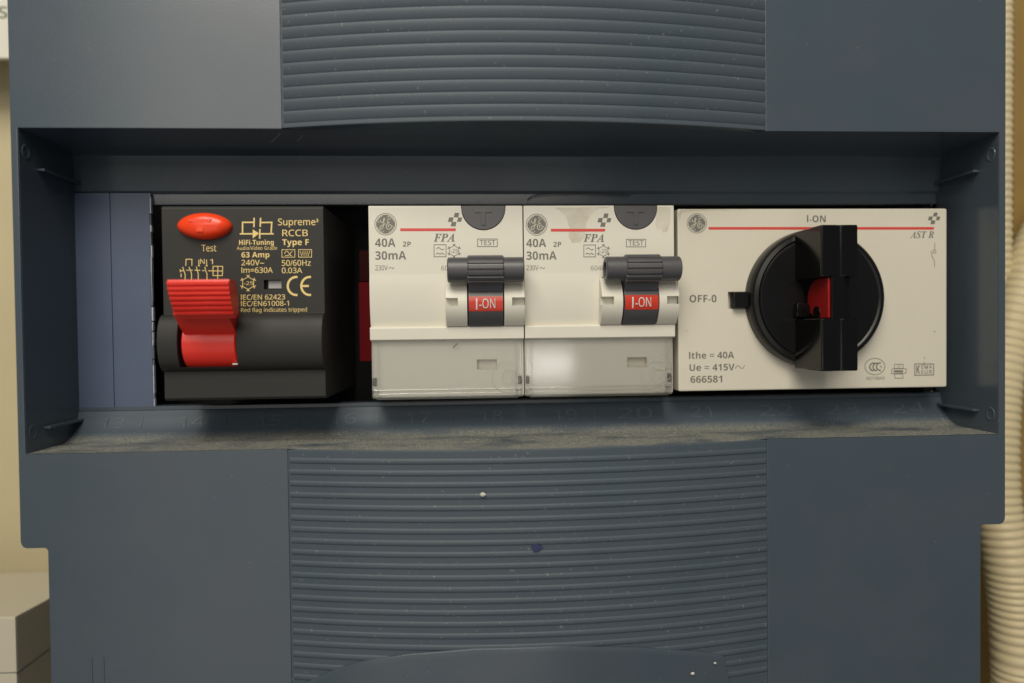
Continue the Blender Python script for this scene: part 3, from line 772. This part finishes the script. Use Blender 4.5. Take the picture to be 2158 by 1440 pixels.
    link('toggle_arm', prism([(by, bz-1), (DF-3.2, zh1+1.0), (DF+1, zh1+1.2), (DF+1, zh1-3), (DF-3.6, zh1-3.2), (by-0.8, bz-br*0.8)], px(988), px(1058), 'x', 0.15), M['grey'], T, tg)
    # clear terminal cover
    cx0, cx1 = x0+0.08, x1-0.4; zc0, zc1 = Z(842, DF, 940), zd-0.15
    c = box(cx0, cx1, DF+0.9, DF+1.45, zc0+0.6, zc1, 0.15)
    cc = link('clear_cover', c, M['clear'], T, smooth=25)
    b = None
    for args in ((cx0, cx1, DF+0.55, DF+0.88, zc0+2.25, zc0+2.6), (cx0+0.2, cx1-0.2, DF+0.45, DF+0.88, zc0+1.35, zc0+1.6), (cx0+1.0, cx1-1.0, DF+0.6, DF+6, zc0+0.05, zc0+0.58),
                 (cx0, cx0+0.9, DF+1.62, DF+8, zc0+0.7, zc1), (cx1-0.9, cx1, DF+1.62, DF+8, zc0+0.7, zc1),
                 (cx0+1.35, cx0+1.6, DF+0.6, DF+0.88, zc0+2.7, zc1-0.1), (cx1-1.6, cx1-1.35, DF+0.6, DF+0.88, zc0+2.7, zc1-0.1)):
        b = box(*args, 0.08, b)
    link('cover_rim', b, M['clear'], T, cc, smooth=25)
    # moulded ring and initials on the clear cover, cut by its right edge
    b = bmesh.new(); rx_, ry_ = 1068, 795
    for i, L in enumerate((circ(rx_, ry_, 32, n=30, a0=60, a1=300), circ(rx_+4, ry_, 15, n=20, a0=40, a1=330), [(rx_+8, ry_-12), (rx_+24, ry_-16)], circ(rx_+20, ry_+1, 10, n=14, a0=30, a1=330), circ(rx_+1, ry_-24, 9, n=9, a0=200, a1=340))):
        ribbon(b, L, 1.1, DF+0.82, lift=0.01+0.004*i)
    link('moulded_emblem', fin(b), M['faint'], T, cc, smooth=None)
    # small latches at the lower corners
    for xx in (cx0+0.1, cx1-1.5): link('cover_latch', box(xx, xx+1.4, DF+0.5, DF+3, zc0+0.3, zc0+2.2, 0.3), M['clear'], T, cc)
    for xx in (cx0+0.15, cx1-0.95): link('hinge_pin', box(xx, xx+0.8, DF+1.0, DF+3, zc0+3.2, zc0+5.0, 0.2), M['gprint'], T)
    # print
    gp = M['gprint']
    emblem(T, 812.6, 472.8, 23.3, DF)
    b = bmesh.new(); poly(b, [(843.5, 481.5), (961, 481.5), (960, 487.5), (843.5, 487.5)], DF); link('red_line', fin(b), M['redline'], T, smooth=None)
    cross_mark(T, 959, 463, 1.0, DF)
    txt(T, gp, '𝑭𝑷𝑨', 914, 958.5, 509.5, 16.5, DF, 0.008, serif=True)
    txt(T, gp, '40A', 790.5, 833.5, 520.5, 17.5, DF, 0.030); txt(T, gp, '2P', 849, 866, 520, 10.5, DF, 0.016)
    txt(T, gp, '30mA', 791, 856, 547.5, 17.5, DF, 0.028)
    txt(T, M['gprint_thin'], '230V', 791, 817, 570, 10.5, DF, 0.006)
    txt(T, M['gprint_thin'], '60400', 930, 968, 570, 9.5, DF, 0.0)
    q = lambda L: [(780+x/10.28, 440+y/10.28) for x, y in L]
    strokes(T, M['gprint_thin'], [[(819, 567), (822, 563.5), (825.5, 565), (828, 567), (830.5, 563)]], 1.2, DF, 'tilde_mark')
    strokes(T, gp, [['c']+q([(1385, 782), (1645, 782), (1645, 1042), (1385, 1042)]), q([(1440, 880), (1465, 845), (1500, 848), (1530, 880), (1565, 893), (1600, 870)]),
        q([(1430, 990), (1455, 960), (1485, 968), (1510, 990), (1540, 975), (1560, 958), (1585, 985), (1615, 990)])], 1.5, DF, 'current_type_symbol')
    snow_mark(T, gp, 957, 529, 14.5, DF, 1.3); txt(T, gp, '-25', 949.5, 965, 533, 8, DF)
    txt(T, gp, 'TEST', 1011, 1044, 517, 10.5, DF, 0.010)
    strokes(T, gp, [['c', (1006.5, 504), (1048, 504), (1048, 520), (1006.5, 520)]], 1.5, DF, 'test_frame')
    return T
fpa = make_fpa()
def copy_tree(o, parent=None):
    c = o.copy(); COL.objects.link(c)
    if parent: c.parent = parent
    for ch in o.children: copy_tree(ch, c)
    return c
dx = 35.12
f2 = copy_tree(fpa.e); f2.location.x += dx*S
f2['label'] = 'cream two-pole breaker with brown water stains along its top edge'
PRINT = ('emblem', 'red_line', 'cross_emblem', 'lettering', 'tilde_mark', 'current_type_symbol', 'snowflake_symbol', 'test_frame')
for ch in f2.children:                       # the second unit's print sits a little lower and to the left
    if ch.name.split('.')[0] in PRINT: ch.location.x -= 0.85*S; ch.location.z -= 0.22*S
class TT: pass
t2 = TT(); t2.o = fpa.o+Vector((dx, 0, 0)); t2.e = f2
# water stains: faint film on the second breaker's face
def stain_mat():
    m = bpy.data.materials.new('tide_stain'); m.use_nodes = True; nt = m.node_tree; n = nt.nodes; L = nt.links
    p = n['Principled BSDF']; p.inputs['Base Color'].default_value = (0.42, 0.33, 0.17, 1); p.inputs['Roughness'].default_value = 0.4
    tc = n.new('ShaderNodeTexCoord'); nz = n.new('ShaderNodeTexNoise'); nz.inputs['Scale'].default_value = 260; nz.inputs['Detail'].default_value = 4
    L.new(tc.outputs['Object'], nz.inputs['Vector'])
    r_ = n.new('ShaderNodeMapRange'); r_.inputs['From Min'].default_value = 0.3; r_.inputs['From Max'].default_value = 0.8; r_.inputs['To Min'].default_value = 0.06; r_.inputs['To Max'].default_value = 0.26
    L.new(nz.outputs['Fac'], r_.inputs['Value']); L.new(r_.outputs['Result'], p.inputs['Alpha'])
    return m
M['tide'] = stain_mat()
def blob(P, T, d, m=None, name='water_stain'):
    b = bmesh.new(); Q = []
    for i in range(len(P)):
        a, c = P[i], P[(i+1) % len(P)]
        for k in range(5):
            t = k/5; Q.append((a[0]+(c[0]-a[0])*t+random.uniform(-.7, .7), a[1]+(c[1]-a[1])*t+random.uniform(-.7, .7)))
    from mathutils.geometry import tessellate_polygon
    V = [b.verts.new((*[W(x, y, d)[0]], d-0.012, W(x, y, d)[1])) for x, y in Q]
    for t in tessellate_polygon([[Vector((x, y, 0)) for x, y in Q]]):
        try: b.faces.new([V[i] for i in t])
        except ValueError: pass
    return link(name, fin(b), m or M['tide'], T, smooth=None)
blob([(1165, 437.5), (1178, 443), (1192, 455), (1200, 480), (1198, 500), (1206, 512), (1222, 512), (1233, 500), (1236, 470), (1246, 452), (1262, 440), (1290, 436.5)], t2, DF)
blob([(1386, 436), (1413, 436.5), (1412, 470), (1407, 488), (1398, 491), (1391, 482), (1384, 486), (1381, 470)], t2, DF)
# dark scrap on the first clear cover
scr = Thing('scrap', 'tiny dark olive scrap stuck on the clear terminal cover', 'scrap', (-4, DF, 0)); bpy.data.objects.remove(scr.e)
b = bmesh.new(); ribbon(b, [(954, 733), (958, 730.5), (961, 727), (964, 724.5)], 2.6, DF+0.6)
o = link('plant_scrap', fin(b), M['gprint'], smooth=None); o['label'] = 'tiny dark curved scrap stuck near the top of the left clear cover'; o['category'] = 'scrap'

# dark red block in the gap
rd = Thing('red_side_block', 'dark red plastic block in the dark gap left of the cream breakers', 'plastic block', (-26, 20, -8))
link('block', box(X(756, 14), -24.05, 14, 30, Z(762, 14, 766), Z(595, 14, 766), 0.3), M['darkred'], rd)
link('block_shoulder', box(X(758, 17), -24.05, 17, 30, Z(594.5, 17, 766), Z(528, 17, 766), 0.3), M['shadowred'], rd)

# ================================================================== ROTARY ISOLATOR
DA = 11.0
ia = Thing('rotary_isolator', 'wide cream isolator with large black rotary knob turned upright', 'isolator switch', (80, 40, -15))
ax0, ax1 = 47.45, 113.2; az0, az1 = -15.1, 27.85
o = link('housing', box(ax0, ax1, DA, 38, az0, az1, 0.55), M['cream2'], ia)
kx, kz = W(1722, 628, 9); kr = 14.95*1.04
kx, kz = W(1722, 629, 8.5)
kr = (W(1862, 629, 8.5)[0]-W(1577, 629, 8.5)[0])/2
tx0, tx1, tz0, tz1 = W(1534, 632, DA)[0], W(1580, 632, DA)[0], W(1555, 651, DA)[1], W(1555, 615, DA)[1]
cut(o, [(tx0, tx1+2, DA-1, DA+1.6, tz0, tz1)])
kn = link('knob_disc', lathe_y(kx, kz, [(0, 7.2), (kr*0.84, 7.2), (kr*0.86, 7.25), (kr*0.872, 7.45), (kr*0.885, 7.3), (kr*0.90, 7.2), (kr*0.955, 7.45), (kr*0.985, 8.1), (kr, 9.2), (kr, DA+0.3)], 128), M['knob_disc'], ia, smooth=32)
link('pointer_tab', box(W(1545, 632, 10)[0], kx-kr*0.96, 9.2, DA+1, tz0+0.25, tz1-0.15, 0.15), M['knob_disc'], ia, kn)
# recess with a red core
zc0, zc1 = W(1730, 668, 4)[1], W(1730, 587, 4)[1]
FY = -3.6                                    # front of the handle
hx0, hx1 = W(1731, 560, FY)[0], W(1809, 560, FY)[0]
hzt, hzb = W(1770, 473.5, FY)[1], W(1770, 782.5, FY)[1]
gz1, gz0 = W(1770, 583, FY)[1], W(1770, 671, FY)[1]
hm = (hx0+hx1)/2+0.1
for a, c in ((gz1, hzt), (hzb, gz0)):
    P = [(hx0-0.5, 7.8), (hx0, FY+0.5), (hx0+0.15, FY+0.15), (hx0+0.5, FY), (hm-0.9, FY+0.06), (hm-0.25, FY+0.28), (hm+0.1, FY+0.30), (hm+0.5, FY+0.08), (hx1-0.5, FY), (hx1-0.12, FY+0.15), (hx1, FY+0.5), (hx1+0.5, 7.8)]
    b = bmesh.new()
    A = [b.verts.new((x, y, a)) for x, y in P]; B = [b.verts.new((x, y, c)) for x, y in P]
    b.faces.new(A); b.faces.new(B[::-1])
    for q_ in range(len(P)): b.faces.new([A[q_], B[q_], B[(q_+1) % len(P)], A[(q_+1) % len(P)]])
    bmesh.ops.recalc_face_normals(b, faces=b.faces); bevel(b, 0.42, 3, 50)
    link('handle_lobe', b, M['knob'], ia, kn, smooth=30)
mx0, mx1 = W(1755, 630, FY)[0], W(1783, 630, FY)[0]
b = box(mx0, mx1, FY+0.3, 7.8, gz0-0.5, gz1+0.5, 0.25); link('handle_web', b, M['knob'], ia, kn)
link('handle_web', box(mx1+0.01, hx1-0.5, FY+2.3, 7.8, gz0+0.01, gz1-0.01, 0.2), M['knob'], ia, kn, label='lower step of the black handle web')
rcx, rcz = W(1738, 628, 5.0); rr_ = (gz1-gz0)/2-0.15; rcm = (gz1+gz0)/2
P = [(FY+1.0, rcm+rr_), (FY+1.0, rcm-rr_)]+[(1.8+4.6*math.cos(math.radians(a)), rcm+rr_*math.sin(math.radians(a))) for a in range(-90, 91, 10)]
link('red_core', prism(P, mx0-0.5, mx0-0.01, 'x', 0.12), M['rimred'], ia, kn)
link('core_notch', prism([(2.2+1.5*math.cos(math.radians(a)), rcm-rr_+1.2+1.5*math.sin(math.radians(a))) for a in range(0, 181, 15)]+[(0.7, rcm-rr_+0.1), (3.7, rcm-rr_+0.1)], mx0-0.65, mx0-0.4, 'x', 0.05), M['knob'], ia, kn)
link('core_lug', prism([(rcx-rr_*1.45, rcz-1.0), (rcx-rr_*0.85, rcz-1.2), (rcx-rr_*0.55, rcz-3.4), (rcx-rr_*0.9, rcz-4.4), (rcx-rr_*1.5, rcz-4.2)], 5.2, 7.4, 'y', 0.35), M['knob'], ia, kn)
gp = M['gprint']; T = ia
emblem(T, 1468.5, 471, 21, DA)
for a, c in ((1493, 1700), (1790, 1969)):
    b = bmesh.new(); poly(b, [(a, 478.8), (c, 478.8 if a > 1600 else 478.8), (c-(2 if a > 1600 else 0), 484.3), (a, 484.3)], DA); link('red_line', fin(b), M['redline'], T, smooth=None)
b = bmesh.new(); poly(b, [(1699.8, 478.8), (1790.2, 478.8), (1790.2, 484.3), (1699.8, 484.3)], DA, 0.004); link('red_line', fin(b), M['redline'], T, smooth=None)
txt(T, gp, 'I-ON', 1700.5, 1740, 468.5, 13.5, DA, 0.028)
txt(T, gp, 'OFF-0', 1453, 1510, 637.5, 15, DA, 0.026)
txt(T, gp, 'Ithe = 40A', 1452, 1547, 756.5, 13.5, DA, 0.026)
txt(T, gp, 'Ue = 415V', 1453, 1548, 782, 13.5, DA, 0.026)
strokes(T, gp, [[(1549, 777), (1553, 771), (1558, 772), (1562, 777), (1566, 776), (1569, 770)]], 1.2, DA, 'tilde_mark')
txt(T, gp, '666581', 1455, 1522, 807, 14, DA, 0.026)
cross_mark(T, 1968.5, 460.5, 0.86, DA)
txt(T, gp, '𝑨𝑺𝑻 𝑹', 1918, 1968, 502, 13.5, DA, 0.0, serif=True)
strokes(T, M['gprint_thin'], [[(1970, 512), (1969.5, 526)], ['c']+circ(1969, 530.5, 3.3, n=14), [(1962, 530), (1965, 543), (1969, 550), (1969.5, 563)]], 1.3, DA, 'switch_symbol')
q = lambda L: [(1800+x/10.28, 740+y/10.28) for x, y in L]
g2 = M['gprint']
strokes(T, g2, [['c']+circ(1843.5, 772.7, 21, 17.3, 44)], 1.3, DA, 'approval_ring')
strokes(T, g2, [q([(p[0]+dx_, p[1]) for p in [(470, 262), (430, 262), (385, 285), (360, 340), (375, 395), (410, 422), (445, 425)]]) for dx_ in (-25, 45)]+[q([(580, 252), (540, 262), (500, 285), (480, 340), (495, 390), (535, 415), (580, 425)])], 2.6, DA, 'approval_mark')
txt(T, g2, 'S', 1854, 1858.5, 776, 5.5, DA)
txt(T, g2, 'A010849', 1825, 1864, 801, 6.5, DA, 0.0)
strokes(T, g2, [['c']+q([(870, 288), (1055, 288), (1065, 378), (870, 378)]), ['c']+q([(820, 386), (1130, 386), (1118, 480), (808, 490)]), ['c']+q([(872, 500), (1050, 496), (1058, 590), (885, 590)]),
    q([(855, 425), (1060, 425)]), q([(855, 440), (1060, 440)]), q([(855, 455), (1060, 455)])], 1.2, DA, 'certification_mark')
txt(T, g2, '10', 1890.5, 1897.5, 775, 4.5, DA)
strokes(T, g2, [['c']+q([(1312, 280), (1722, 280), (1720, 518), (1312, 525)])], 1.7, DA, 'approval_frame')
txt(T, g2, 'K', 1931, 1938.5, 788, 17.5, DA, 0.02); txt(T, g2, 'EMA', 1941.5, 1964, 777.5, 7.5, DA, 0.01, spacing=1.2); txt(T, g2, 'EUR', 1941.5, 1964, 788, 7.5, DA, 0.01, spacing=1.2)
strokes(T, M['gprint_thin'], [[(1947, 752), (1948.5, 757)], [(1947.5, 762), (1947, 770)], [(1447, 696.5), (1448.5, 698)], [(1967, 698), (1971, 700)]], 1.2, DA, 'scuff_mark')
blob([(1434, 441.5), (1470, 441), (1560, 441.3), (1578, 443), (1500, 444.5), (1455, 446), (1436, 449), (1430.5, 470), (1430, 450)], ia, DA)

# ================================================================== DUST AND SMALL MARKS
b = bmesh.new()
def grain(p, s):
    a = random.uniform(0, 6.28); V = []
    for k in range(3):
        V.append(b.verts.new((p[0]+s*math.cos(a+2.1*k), p[1]+s*math.sin(a+2.1*k), p[2])))
    V.append(b.verts.new((p[0], p[1], p[2]+s*random.uniform(.5, 1.1))))
    for f in ((0, 1, 3), (1, 2, 3), (2, 0, 3)): b.faces.new([V[i] for i in f])
def floor_pt(x, s):                          # s: 0 front .. 1 top of the slope
    y = 0.3+18.3*s if not (xa < x < xb) else fr(x)+0.3+(18.6-fr(x)-0.3)*s
    for (y0, z0), (y1, z1) in zip(prof_c, prof_c[1:]):
        if y0 <= y <= y1: return y, OB+z0+(z1-z0)*(y-y0)/(y1-y0)
    return y, OB
for i in range(7500):
    x = random.uniform(OL+1, OR-1); s = random.random()**0.8*0.90 if random.random() < 0.93 else random.random()*0.98
    y, z = floor_pt(x, s)
    if y < 0.3 and not (xa < x < xb): continue
    grain((x, y, z+0.01), random.choice([0.03, 0.04, 0.05, 0.07])*(1 if random.random() < 0.985 else 2.0))
for cx_, n_ in ((620, 46), (700, 60), (1185, 25), (1250, 25), (1745, 20), (1990, 40), (560, 20)):
    for i in range(n_):
        x = X(cx_, 15, 900)+random.gauss(0, 1.8); s = min(0.98, max(0.3, random.gauss(0.82, 0.06))); y, z = floor_pt(min(OR-0.5, x), s)
        grain((min(OR-0.5, x), y, z), random.uniform(0.05, 0.13))
for i in range(260):                         # specks caught between the ribs
    x = random.uniform(xa+1, xb-1); z = random.choice([ZT+random.uniform(0.3, 30), ZB-random.uniform(0.3, 45), ZB-random.expovariate(0.25)])
    p = (x, yb(x)-random.choice([0.02, 0.32, 0.1]), z); q0 = len(b.verts)
    grain(p, random.choice([0.018, 0.025, 0.035]))
    b.verts.ensure_lookup_table()
    for v in b.verts[q0:]: dy, dz = v.co.y-p[1], v.co.z-p[2]; v.co.y = p[1]-dz; v.co.z = p[2]+dy
o = link('dust', b, M['grain'], smooth=None); o['kind'] = 'stuff'; o['label'] = 'pale dust grains along the recess ledge and between the ribs'
def mote(px, py, d, s, name, label, m='fluff'):
    x, z = W(px, py, d); b = bmesh.new(); bmesh.ops.create_icosphere(b, subdivisions=2, radius=1)
    for v in b.verts:
        k = 1+random.uniform(-.25, .25); v.co = Vector((x+v.co.x*s*k*1.3, d+v.co.y*s*0.5, z+v.co.z*s*k))
    o = link(name, b, M[m]); o['label'] = label; o['category'] = 'speck'
mote(1018, 1042, -6.2, 0.42, 'white_speck', 'largest white speck, on the upper lower-ribs below the breakers')
mote(1460, 1420, -4.3, 0.30, 'white_speck', 'white speck on the smooth flap, lower of two')
mote(1507, 1398, -3.6, 0.24, 'white_speck', 'small white speck at the top edge of the smooth flap')
x, z = W(1131, 1155, -5.9); b = bmesh.new(); V = []
for i in range(28):
    a = 2*math.pi*i/28; rr = 1.05+0.15*math.sin(3*a+1)+0.1*math.sin(5*a); V.append((x+rr*math.cos(a), z+rr*0.78*math.sin(a)))
prism(V, yb(x)-0.36, yb(x)+0.3, 'y', 0.05, b)
o = link('ink_dot', b, M['blue']); o['label'] = 'dark blue ink dot on the lower ribs near the centre'; o['category'] = 'ink dot'
# hairline crack above the second breaker, cobweb fibre under the top lip
def fibre(pts, r, name, label, m, cat):
    o = link(name, sweep(pts, [r]*len(pts), 6), M[m]); o['label'] = label; o['category'] = cat
ps = [(1112, 420), (1120, 414), (1135, 410.5), (1170, 408.5), (1200, 408), (1216, 407), (1220, 404.5), (1224, 407.5), (1260, 409), (1330, 411)]
fibre([(W(a, c, BK-1)[0], BK-0.95, W(a, c, BK-1)[1]) for a, c in ps], 0.11, 'hair', 'dark curved hair above the second cream breaker', 'scratch', 'hair')
ps = [(594, 270, 1.0), (590, 282, 3), (580, 292, 6), (574, 298, 9), (566, 300, 10)]
fibre([(W(a, c, d)[0], d, W(a, c, d)[1]) for a, c, d in ps], 0.07, 'cobweb_strand', 'pale cobweb strand under the top lip at the ribs', 'grain', 'cobweb')
ps = [(640, 280, 3), (634, 290, 5), (626, 298, 8)]
fibre([(W(a, c, d)[0], d, W(a, c, d)[1]) for a, c, d in ps], 0.05, 'cobweb_strand', 'short cobweb strand, right of the longer one under the lip', 'grain', 'cobweb')

# ================================================================== BACKGROUND
def PT(px, py, d): x, z = W(px, py, d); return (x, d, z)
def conduit(name, label, path, r, pitch, amp):
    # resample
    P = [Vector(p) for p in path]; L = [0]
    for a, c in zip(P, P[1:]): L.append(L[-1]+(c-a).length)
    n = int(L[-1]/(pitch/8)); out = []; R_ = []
    for i in range(n+1):
        s = L[-1]*i/n; k = max(j for j in range(len(L)) if L[j] <= s+1e-9); k = min(k, len(P)-2)
        t = (s-L[k])/(L[k+1]-L[k]); p0, p1, p2, p3 = P[max(k-1, 0)], P[k], P[k+1], P[min(k+2, len(P)-1)]
        out.append(0.5*(2*p1+(p2-p0)*t+(2*p0-5*p1+4*p2-p3)*t*t+(3*p1-p0-3*p2+p3)*t**3))
        ph = (s/pitch) % 1; R_.append(r-amp*(0.5-0.5*math.cos(2*math.pi*ph))**1.5)
    o = link(name, sweep(out, R_, 28), M['conduit'], smooth=60); o['label'] = label; o['category'] = 'conduit'
    o['group'] = 'corrugated conduits right of the cover'
conduit('corrugated_conduit', 'thin corrugated conduit rising straight along the upper right cover edge', [PT(2112, -260, 40), PT(2114, 0, 40), PT(2113, 300, 40), PT(2112, 620, 42), PT(2112, 900, 46)], 2.5, 2.15, 0.35)
conduit('corrugated_conduit', 'thick corrugated conduit bending in from the right and running down', [PT(2330, 420, 42), PT(2215, 470, 42), PT(2160, 590, 40), PT(2112, 760, 38), PT(2098, 900, 36), PT(2100, 1050, 34), PT(2125, 1200, 32), PT(2140, 1400, 32), PT(2145, 1800, 32)], 5.9, 2.3, 0.38)
o = link('wooden_batten', box(W(2136, 600, 50)[0], W(2600, 600, 50)[0], 50, 70, -150, 160, 1.0), M['wood']); o['label'] = 'ochre upright batten behind the conduits at the right edge'; o['category'] = 'batten'
# junction box lower left
jb = Thing('junction_box', 'beige plastic junction box at the bottom left, behind the cover', 'junction box', (-120, 78, -110))
xj1 = W(20, 1300, 22)[0]
b = prism([(xj1-70, -62.0), (xj1-0.6, -62.0), (xj1, -63.0), (xj1, -160), (xj1-70, -160)], 22, 40, 'y', 1.2)
zt0 = W(10, 1300, 24)[1]
link('box_lid', prism([(24, zt0), (24, -160), (62, -160), (62, W(60, 1205, 62)[1])], xj1-70, xj1, 'x', 0.8), M['jbox'], jb); b.free()
z3 = W(10, 1418, 24)[1]
link('box_seam', box(xj1-70, xj1+0.12, 23.88, 62, z3-0.12, z3+0.12, 0.03), M['gprint_thin'], jb)
# placard upper left with a green letter
pl = Thing('placard', 'off-white placard with a green letter at the top left edge', 'placard', (-150, 60, 60))
xp, zp = W(30, 123, 60)
link('board', box(xp-60, xp+10, 60, 62, zp, zp+90, 0.3), M['placard'], pl)
txt(pl, M['green'], 'S', -4, 17, 39, 26, 60, 0.03)
